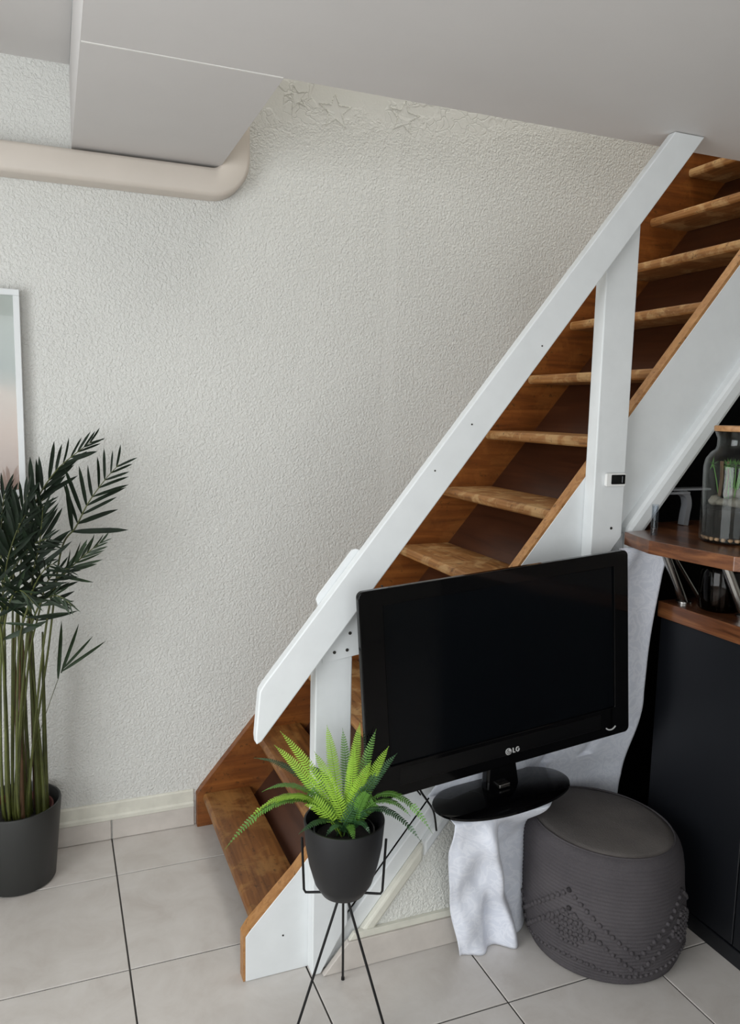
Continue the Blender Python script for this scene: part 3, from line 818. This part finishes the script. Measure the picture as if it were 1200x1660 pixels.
fp = tag(empty('potted_fern', FC+Vector((0, 0, zb))), 'bright green fern in a tapered black pot on a wire stand', 'plant')
R = .0945
lathe('pot', [(0, zb), (.045, zb), (.052, zb+.004), (.068, zb+.03), (.081, zb+.075), (.0895, zb+.12), (R, zb+.180), (R-.0005, zb+.183), (R-.0045, zb+.183), (R-.006, zb+.178), (.083, zb+.12), (.06, zb+.08), (0, zb+.08)], 'pot_black', fp, 64, (FC.x, FC.y, 0))
lathe('inner_pot', [(.060, zb+.09), (.070, zb+.155), (.072, zb+.158), (.0685, zb+.158), (.058, zb+.09)], 'wire_black', fp, 40, (FC.x, FC.y, 0), close=True)
lathe('soil', [(0, zb+.148), (.03, zb+.147), (.068, zb+.140), (.084, zb+.132), (.08, zb+.11), (0, zb+.11)], 'soil', fp, 32, (FC.x, FC.y, 0))
random.seed(5)
def fern(tip, h, mat, base=(0, 0)):
    """tip: (right, away, z); h: height of the bow above a straight line"""
    b = FC+RT*(base[0])+AW*base[1]+Vector((0, 0, zb+.145))
    e = FC+RT*tip[0]+AW*tip[1]+Vector((0, 0, tip[2]))
    ctl = b.lerp(e, .45)+Vector((0, 0, h))
    ln = (e-b).length+h*.6; n = int(6+ln*112); wmax = min(.0165, .006+ln*.046)
    m = 26; path = []
    for i in range(m+1):
        t = i/m; path.append(b*(1-t)**2+ctl*2*t*(1-t)+e*t*t)
    vs, fs = tube_data(path, [.0018*(1-.75*i/m) for i in range(m+1)], 5)
    side0 = None
    hd = Vector((e.x-b.x, e.y-b.y, 0))
    if hd.length < .08: hd = -AW*.1
    hd.normalize()
    for q in range(n):
        t = .14+.86*(q+.2)/n
        fi = t*m; i = min(int(fi), m-1); p = path[i].lerp(path[i+1], fi-i); d = (path[i+1]-path[i]).normalized()
        sd = d.cross(Vector((0, 0, 1)))
        if sd.length < .5:
            sd = d.cross(-AW)
        sd.normalize()
        # upright fronds turn their faces to the room
        face = -AW if abs(d.z) > .6 else Vector((0, 0, 1))
        sd = d.cross(face).normalized(); nrm = sd.cross(d).normalized()
        wv = wmax*math.sin(PI*min(1, .22+.80*t))**.7*(1 if t < .9 else (1-t)/.1*.7+.3)
        pw = .0026*(.7+.3*math.sin(PI*t))
        for s in (-1, 1):
            o = sd*s; fwv = d*.32
            a = p+o*.0008
            dirv = (o+fwv+nrm*.22*random.uniform(.4, 1.3)).normalized()
            along = d
            k = len(vs)
            drop = -nrm*wv*.25
            tipv = a+dirv*wv+drop
            vs += [a-along*pw*.7, a+along*pw*.7, a+dirv*wv*.55+along*pw+drop*.15, a+dirv*wv*.55-along*pw*.8+drop*.15, tipv+along*pw*.5, tipv-along*pw*.2]
            fs += [(k, k+1, k+2, k+3), (k+3, k+2, k+4, k+5)]
    o = mesh('frond', vs, fs, mat, fp, True)
    return o
FB, FM, FD = 'fern_bright', 'fern_mid', 'fern_dark'
for a in [((.032, .0, .738), .04, FB), ((.098, -.05, .705), .03, FB), ((-.045, .02, .722), .04, FB), ((-.150, -.01, .718), .035, FB), ((-.165, .0, .68), .045, FB),
          ((-.265, -.075, .465), .20, FM), ((-.175, -.04, .545), .13, FB), ((-.225, .09, .605), .10, FD), ((.200, -.07, .510), .19, FM), ((.175, -.08, .495), .14, FD), ((.150, -.06, .545), .12, FM), ((-.215, -.05, .525), .15, FB),
          ((.118, -.03, .68), .03, FD), ((.025, -.072, .488), .05, FM), ((-.04, -.06, .492), .06, FD), ((.06, -.05, .495), .06, FD), ((-.19, -.02, .575), .12, FM),
          ((.02, -.02, .70), .02, FB), ((-.07, -.03, .68), .03, FB), ((.06, -.05, .67), .03, FB), ((-.01, .08, .69), .02, FM), ((.06, -.06, .60), .06, FM), ((-.09, .10, .58), .10, FD), ((-.10, -.075, .505), .06, FD), ((.07, .02, .715), .02, FM)]:
    fern(a[0], a[1], a[2], base=(random.uniform(-.02, .02), random.uniform(-.02, .02)))
adopt(fp)

# ------------------------------------------------------------------ pouf
PO = Vector((1.387, 1.633, 0))
pf_ = tag(empty('pouf', PO), 'round charcoal knitted pouf with knotted diamond pattern on the floor', 'pouf')
HP = .352
def shear(p):
    q = Vector(p); q.z *= 1.075
    f = sm(.0, HP, q.z)
    s = q.dot(RT); t_ = q.dot(AW)
    q.z += (-.075*s+.03*t_*0)*f
    q += -RT*.020*f-AW*.012*f
    return q+PO
def prof_r(z):
    return interp([(0, .185), (.02, .203), (.05, .212), (.10, .217), (.16, .216), (.21, .212), (.26, .211), (.29, .207), (.31, .200), (.324, .188)], z)
prof = [(0, .002), (.17, .001)]
zs = 0.006
rowh = .0098
while zs < .316:
    for k in range(4):
        zz = zs+rowh*k/4
        prof.append((prof_r(zz)+.0032*math.sin(PI*k/4)-.0005, zz))
    zs += rowh
prof += [(.191, .3235), (.186, .3245)]
lathe('body', prof, 'pouf_cotton', pf_, 96, fn=lambda p, t: shear(p), ang=180)
lathe('seat_top', [(0, .333), (.06, .3325), (.12, .3315), (.165, .329), (.187, .3235), (.187, .318), (0, .318)], 'pouf_lit_top_cotton', pf_, 72, fn=lambda p, t: shear(p+Vector((0, 0, .0015*math.sin(5*t)*(p.x**2+p.y**2)/.03))), ang=80)
lathe('seam_piping', [(.187+.0028*math.cos(a), .3245+.0028*math.sin(a)) for a in [2*PI*k/6 for k in range(6)]], 'pouf_cotton', pf_, 72, fn=lambda p, t: shear(p), close=True, ang=180)
# knots
ico = bmesh.new(); bmesh.ops.create_icosphere(ico, subdivisions=1, radius=1); iv = [v.co.copy() for v in ico.verts]; iff = [[v.index for v in f.verts] for f in ico.faces]; ico.free()
vs, fs = [], []
def knot(th, z, r):
    R_ = prof_r(z); c = Vector((math.cos(th)*(R_+.002), math.sin(th)*(R_+.002), z))
    k = len(vs)
    for v in iv: vs.append(shear(c+v*r))
    fs.extend([tuple(i+k for i in f) for f in iff])
random.seed(2)
per = PI/2                                          # four diamonds round the pouf
th0 = math.atan2(-AW.y, -AW.x)+.12
for rep in range(4):
    t0 = th0+rep*per+.0
    for off in (0, .045):
        n_ = 22
        for k in range(n_+1):
            q = k/n_
            zz = .225-off-.135*(1-abs(2*q-1))
            if zz > .015: knot(t0+(q-.5)*per, zz, .0075)
    for k in range(10):
        for j in range(6):
            q = .5+(k-4.5)/26; zz = .165-j*.014
            if abs(k-4.5)/5+abs(j-2.5)/3.4 < 1.05: knot(t0+per*.5+(q-.5)*per+random.uniform(-.01, .01), zz, .0066)
    for k in range(22):
        knot(t0+(k/22-.5)*per, .045+.012*math.cos(2*PI*k/22), .0062)
kn = mesh('knotted_stitches', vs, fs, 'pouf_cotton', pf_, True); kn['kind'] = 'stuff'
lathe('base_welt', [(.196+.005*math.cos(a), .012+.008*math.sin(a)) for a in [2*PI*k/8 for k in range(8)]], 'pouf_cotton', pf_, 72, fn=lambda p, t: shear(p), close=True, ang=180)
adopt(pf_)

# ------------------------------------------------------------------ bar
bc = tag(empty('bar_cabinet', (1.9, 1.2, 0)), 'black bar cabinet base on the right beside the pouf', 'cabinet')
box('body', (1.652, .45, .0), (2.35, 1.765, .864), 'black_panel', bc)
for y0, y1 in ((.46, .93), (.934, 1.418), (1.422, 1.764)):
    box('side_panel', (1.643, y0, .05), (1.653, y1, .862), 'black_panel', bc, .0015, 1)
box('plinth_strip', (1.640, .45, .0), (1.653, 1.765, .046), 'black_panel', bc, .002, 1)
adopt(bc)
tag(box('countertop', (1.632, .44, .865), (2.36, 1.768, .912), 'walnut', None, .002), 'reddish walnut countertop on the black bar cabinet', 'countertop')
bs = tag(empty('bar_shelf', (1.75, 1.55, .912)), 'raised walnut bar shelf on slanted steel legs carrying the terrarium', 'shelf')
prism('slab', [(1.475, 1.745), (1.44, 1.607), (1.475, 1.362), (1.50, 1.335), (2.3, 1.30), (2.3, 1.90), (1.64, 1.88), (1.61, 1.765)], 1.089, 1.125, 'walnut', bs, .0015, 'xy')
for b0, t0 in (((1.686, 1.725), (1.585, 1.718)), ((1.728, 1.545), (1.655, 1.575))):
    lg = tube('leg', [(b0[0], b0[1], .914), (t0[0], t0[1], 1.089)], .0125, 'steel', bs, 20)
    lathe('flange', [(0, .9125), (.022, .9125), (.022, .917), (0, .917)], 'steel', lg, 24, (b0[0], b0[1], 0))
tube('leg', [(1.76, 1.74, .914), (1.61, 1.728, 1.089)], .006, 'steel', bs, 12)
adopt(bs)
# terrarium
JC = (1.642, 1.531)
te = tag(empty('terrarium', (*JC, 1.125)), 'glass terrarium jar with wooden lid, stones and grass on the bar shelf', 'jar')
z0 = 1.126; rj = .080
o_ = [(0, z0), (rj-.006, z0), (rj, z0+.006), (rj, z0+.195), (rj-.004, z0+.215), (rj-.016, z0+.232), (rj-.026, z0+.240), (rj-.029, z0+.25), (rj-.029, z0+.268), (rj-.022, z0+.285)]
i_ = [(max(r-.003, 0), z+(.004 if k == 0 or k == 1 else 0)) for k, (r, z) in enumerate(o_)][::-1]
lathe('jar_glass', o_+i_, 'clear_glass', te, 56, (*JC, 0), ang=50)
lathe('wooden_lid', [(0, z0+.2865), (rj-.021, z0+.2865), (rj-.019, z0+.289), (rj-.019, z0+.299), (rj-.021, z0+.301), (0, z0+.301)], 'lid_wood', te, 48, (*JC, 0))
lathe('soil', [(0, z0+.016), (rj-.0045, z0+.016), (rj-.0045, z0+.088), (rj-.02, z0+.094), (0, z0+.098)], 'dark_soil', te, 40, (*JC, 0))
def stone(name, c, s, mat, par, seed):
    random.seed(seed)
    bm = bmesh.new(); bmesh.ops.create_icosphere(bm, subdivisions=2, radius=1)
    ph = [random.uniform(0, 6) for _ in range(3)]
    for v in bm.verts:
        q = 1+.10*math.sin(3*v.co.x+ph[0])+.08*math.sin(4*v.co.y+ph[1])+.06*math.sin(5*v.co.z+ph[2])
        v.co = Vector((c[0]+v.co.x*s[0]*q, c[1]+v.co.y*s[1]*q, c[2]+v.co.z*s[2]*q))
    return bmobj(name, bm, mat, par, True)
for k, (a, r, s) in enumerate(((3.35, .050, .019), (3.95, .047, .021), (4.6, .050, .020), (5.3, .046, .021), (2.7, .046, .022), (0.6, .015, .030))):
    stone('stone', (JC[0]+r*math.cos(a), JC[1]+r*math.sin(a), z0+.106+(.018 if k == 5 else 0)), (s, s*.85, s*.62), 'river_stone', te, k)
for k in range(26):
    a = 2*PI*k/26; stone('pebble', (JC[0]+.0665*math.cos(a), JC[1]+.0665*math.sin(a), z0+.0105), (.0072, .0066, .0056), 'pebble', te, 50+k)
random.seed(9)
for k in range(18):
    a = random.uniform(0, 2*PI); r = random.uniform(.0, .045)
    x, y = JC[0]+r*math.cos(a), JC[1]+r*math.sin(a); tx, ty = JC[0]+(r+.015)*math.cos(a+.4), JC[1]+(r+.015)*math.sin(a+.4)
    sp = tube('grass_stem', bez([(x, y, z0+.10), ((x+tx)/2, (y+ty)/2, z0+.16), (tx, ty, z0+.205)], 4), .0011, 'sprout', te, 5)
    lv, lf = [], []
    for q in range(22):
        d_ = Vector((random.uniform(-1, 1), random.uniform(-1, 1), random.uniform(-.7, .8))).normalized()
        p_ = Vector((tx, ty, z0+.200)); e_ = p_+d_*.020
        for ax in (0, 1):
            e_[ax] = JC[ax]+max(-.05, min(.05, e_[ax]-JC[ax]))
        e_.z = min(e_.z, z0+.225)
        s_ = d_.cross(Vector((0, 0, 1))).normalized()*.0022; n_ = len(lv)
        lv += [p_-s_, p_+s_, e_]; lf.append((n_, n_+1, n_+2))
    mesh('tuft', lv, lf, 'sprout', sp)
for k, (a, r) in enumerate(((2.9, .045), (3.15, .05), (3.4, .044))):
    x, y = JC[0]+r*math.cos(a), JC[1]+r*math.sin(a)
    tube('twig', [(x, y, z0+.12), (x+.004, y, z0+.17), (x, y, z0+.21)], .0026, 'palm_stem_brown', te, 7)
adopt(te)
# smoked jar on the counter
J2 = (1.722, 1.628)
j2 = tag(empty('glass_jar', (*J2, .912)), 'dark smoked glass jar on the walnut countertop under the shelf', 'jar')
z0 = .9135; rj = .056
o_ = [(0, z0), (rj-.006, z0), (rj, z0+.006), (rj, z0+.11), (rj-.008, z0+.128), (rj-.016, z0+.136), (rj-.016, z0+.15)]
i_ = [(max(r-.003, 0), z+(.004 if k < 2 else 0)) for k, (r, z) in enumerate(o_)][::-1]
lathe('jar_glass', o_+i_, 'smoked_glass', j2, 48, (*J2, 0), ang=50)
lathe('lid', [(0, z0+.1505), (rj-.012, z0+.1505), (rj-.012, z0+.162), (0, z0+.162)], 'satin_black', j2, 40, (*J2, 0))
adopt(j2)
# clear acrylic tube and white bracket stand on the shelf
tb = tag(empty('acrylic_tube', (1.512, 1.672, 1.125)), 'short clear plastic tube standing at the left end of the bar shelf', 'tube')
lathe('wall', [(.009, 1.1255), (.009, 1.205), (.0072, 1.205), (.0072, 1.1255)], 'acrylic', tb, 24, (1.512, 1.672, 0), close=True)
lathe('cap', [(0, 1.2052), (.0094, 1.2052), (.0094, 1.210), (0, 1.2115)], 'acrylic', tb, 24, (1.512, 1.672, 0))
adopt(tb)
wsn = tag(empty('display_stand', (1.74, 1.815, 1.125)), 'small grey stand with curved leg behind the terrarium', 'stand')
X0 = 1.735; Y0 = 1.81
box('plate', (X0-.085, Y0-.02, 1.231), (X0+.09, Y0+.02, 1.237), 'dull_grey_metal', wsn, .001)
box('front_lip', (X0-.085, Y0-.026, 1.221), (X0+.005, Y0-.020, 1.228), 'dull_grey_metal', wsn, .001)
cv = bez([(X0-.02, 1.230), (X0+.012, 1.215), (X0+.018, 1.19), (X0+.014, 1.16), (X0+.01, 1.126)] if False else [(X0-.02, Y0, 1.230), (X0+.008, Y0, 1.217), (X0+.018, Y0, 1.19), (X0+.014, Y0, 1.16), (X0+.010, Y0, 1.126)], 5)
vs, fs = [], []
for i, p in enumerate(cv):
    dd = (cv[min(i+1, len(cv)-1)]-cv[max(i-1, 0)]).normalized(); nn = Vector((dd.z, 0, -dd.x))*.009
    for sgn, yy in ((1, -.012), (-1, -.012), (-1, .012), (1, .012)): q = p+nn*sgn; vs.append((q.x, q.y+yy, max(q.z, 1.1255)))
for i in range(len(cv)-1):
    for k in range(4): fs.append((i*4+k, i*4+(k+1) % 4, i*4+4+(k+1) % 4, i*4+4+k))
fs += [(0, 1, 2, 3), tuple(len(cv)*4-4+k for k in range(4))]
mesh('curved_leg', vs, fs, 'dull_grey_metal', wsn)
adopt(wsn)

# ------------------------------------------------------------------ thermometer on the upper post
th = tag(empty('thermometer', (1.435, 1.757, 1.27)), 'small white digital thermometer with black display on the white stair post', 'thermometer')
prism('case', rrect(.066, .036, .005, 3, 1.437, 1.271), 1.747, 1.7565, 'white_plastic', th, .0015)
prism('display', rrect(.046, .026, .002, 2, 1.443, 1.272), 1.7455, 1.748, 'display_black', th)
prism('side_bar', rrect(.002, .018, .0008, 1, 1.456, 1.272), 1.7450, 1.7456, 'dull_grey_metal', th)
adopt(th)
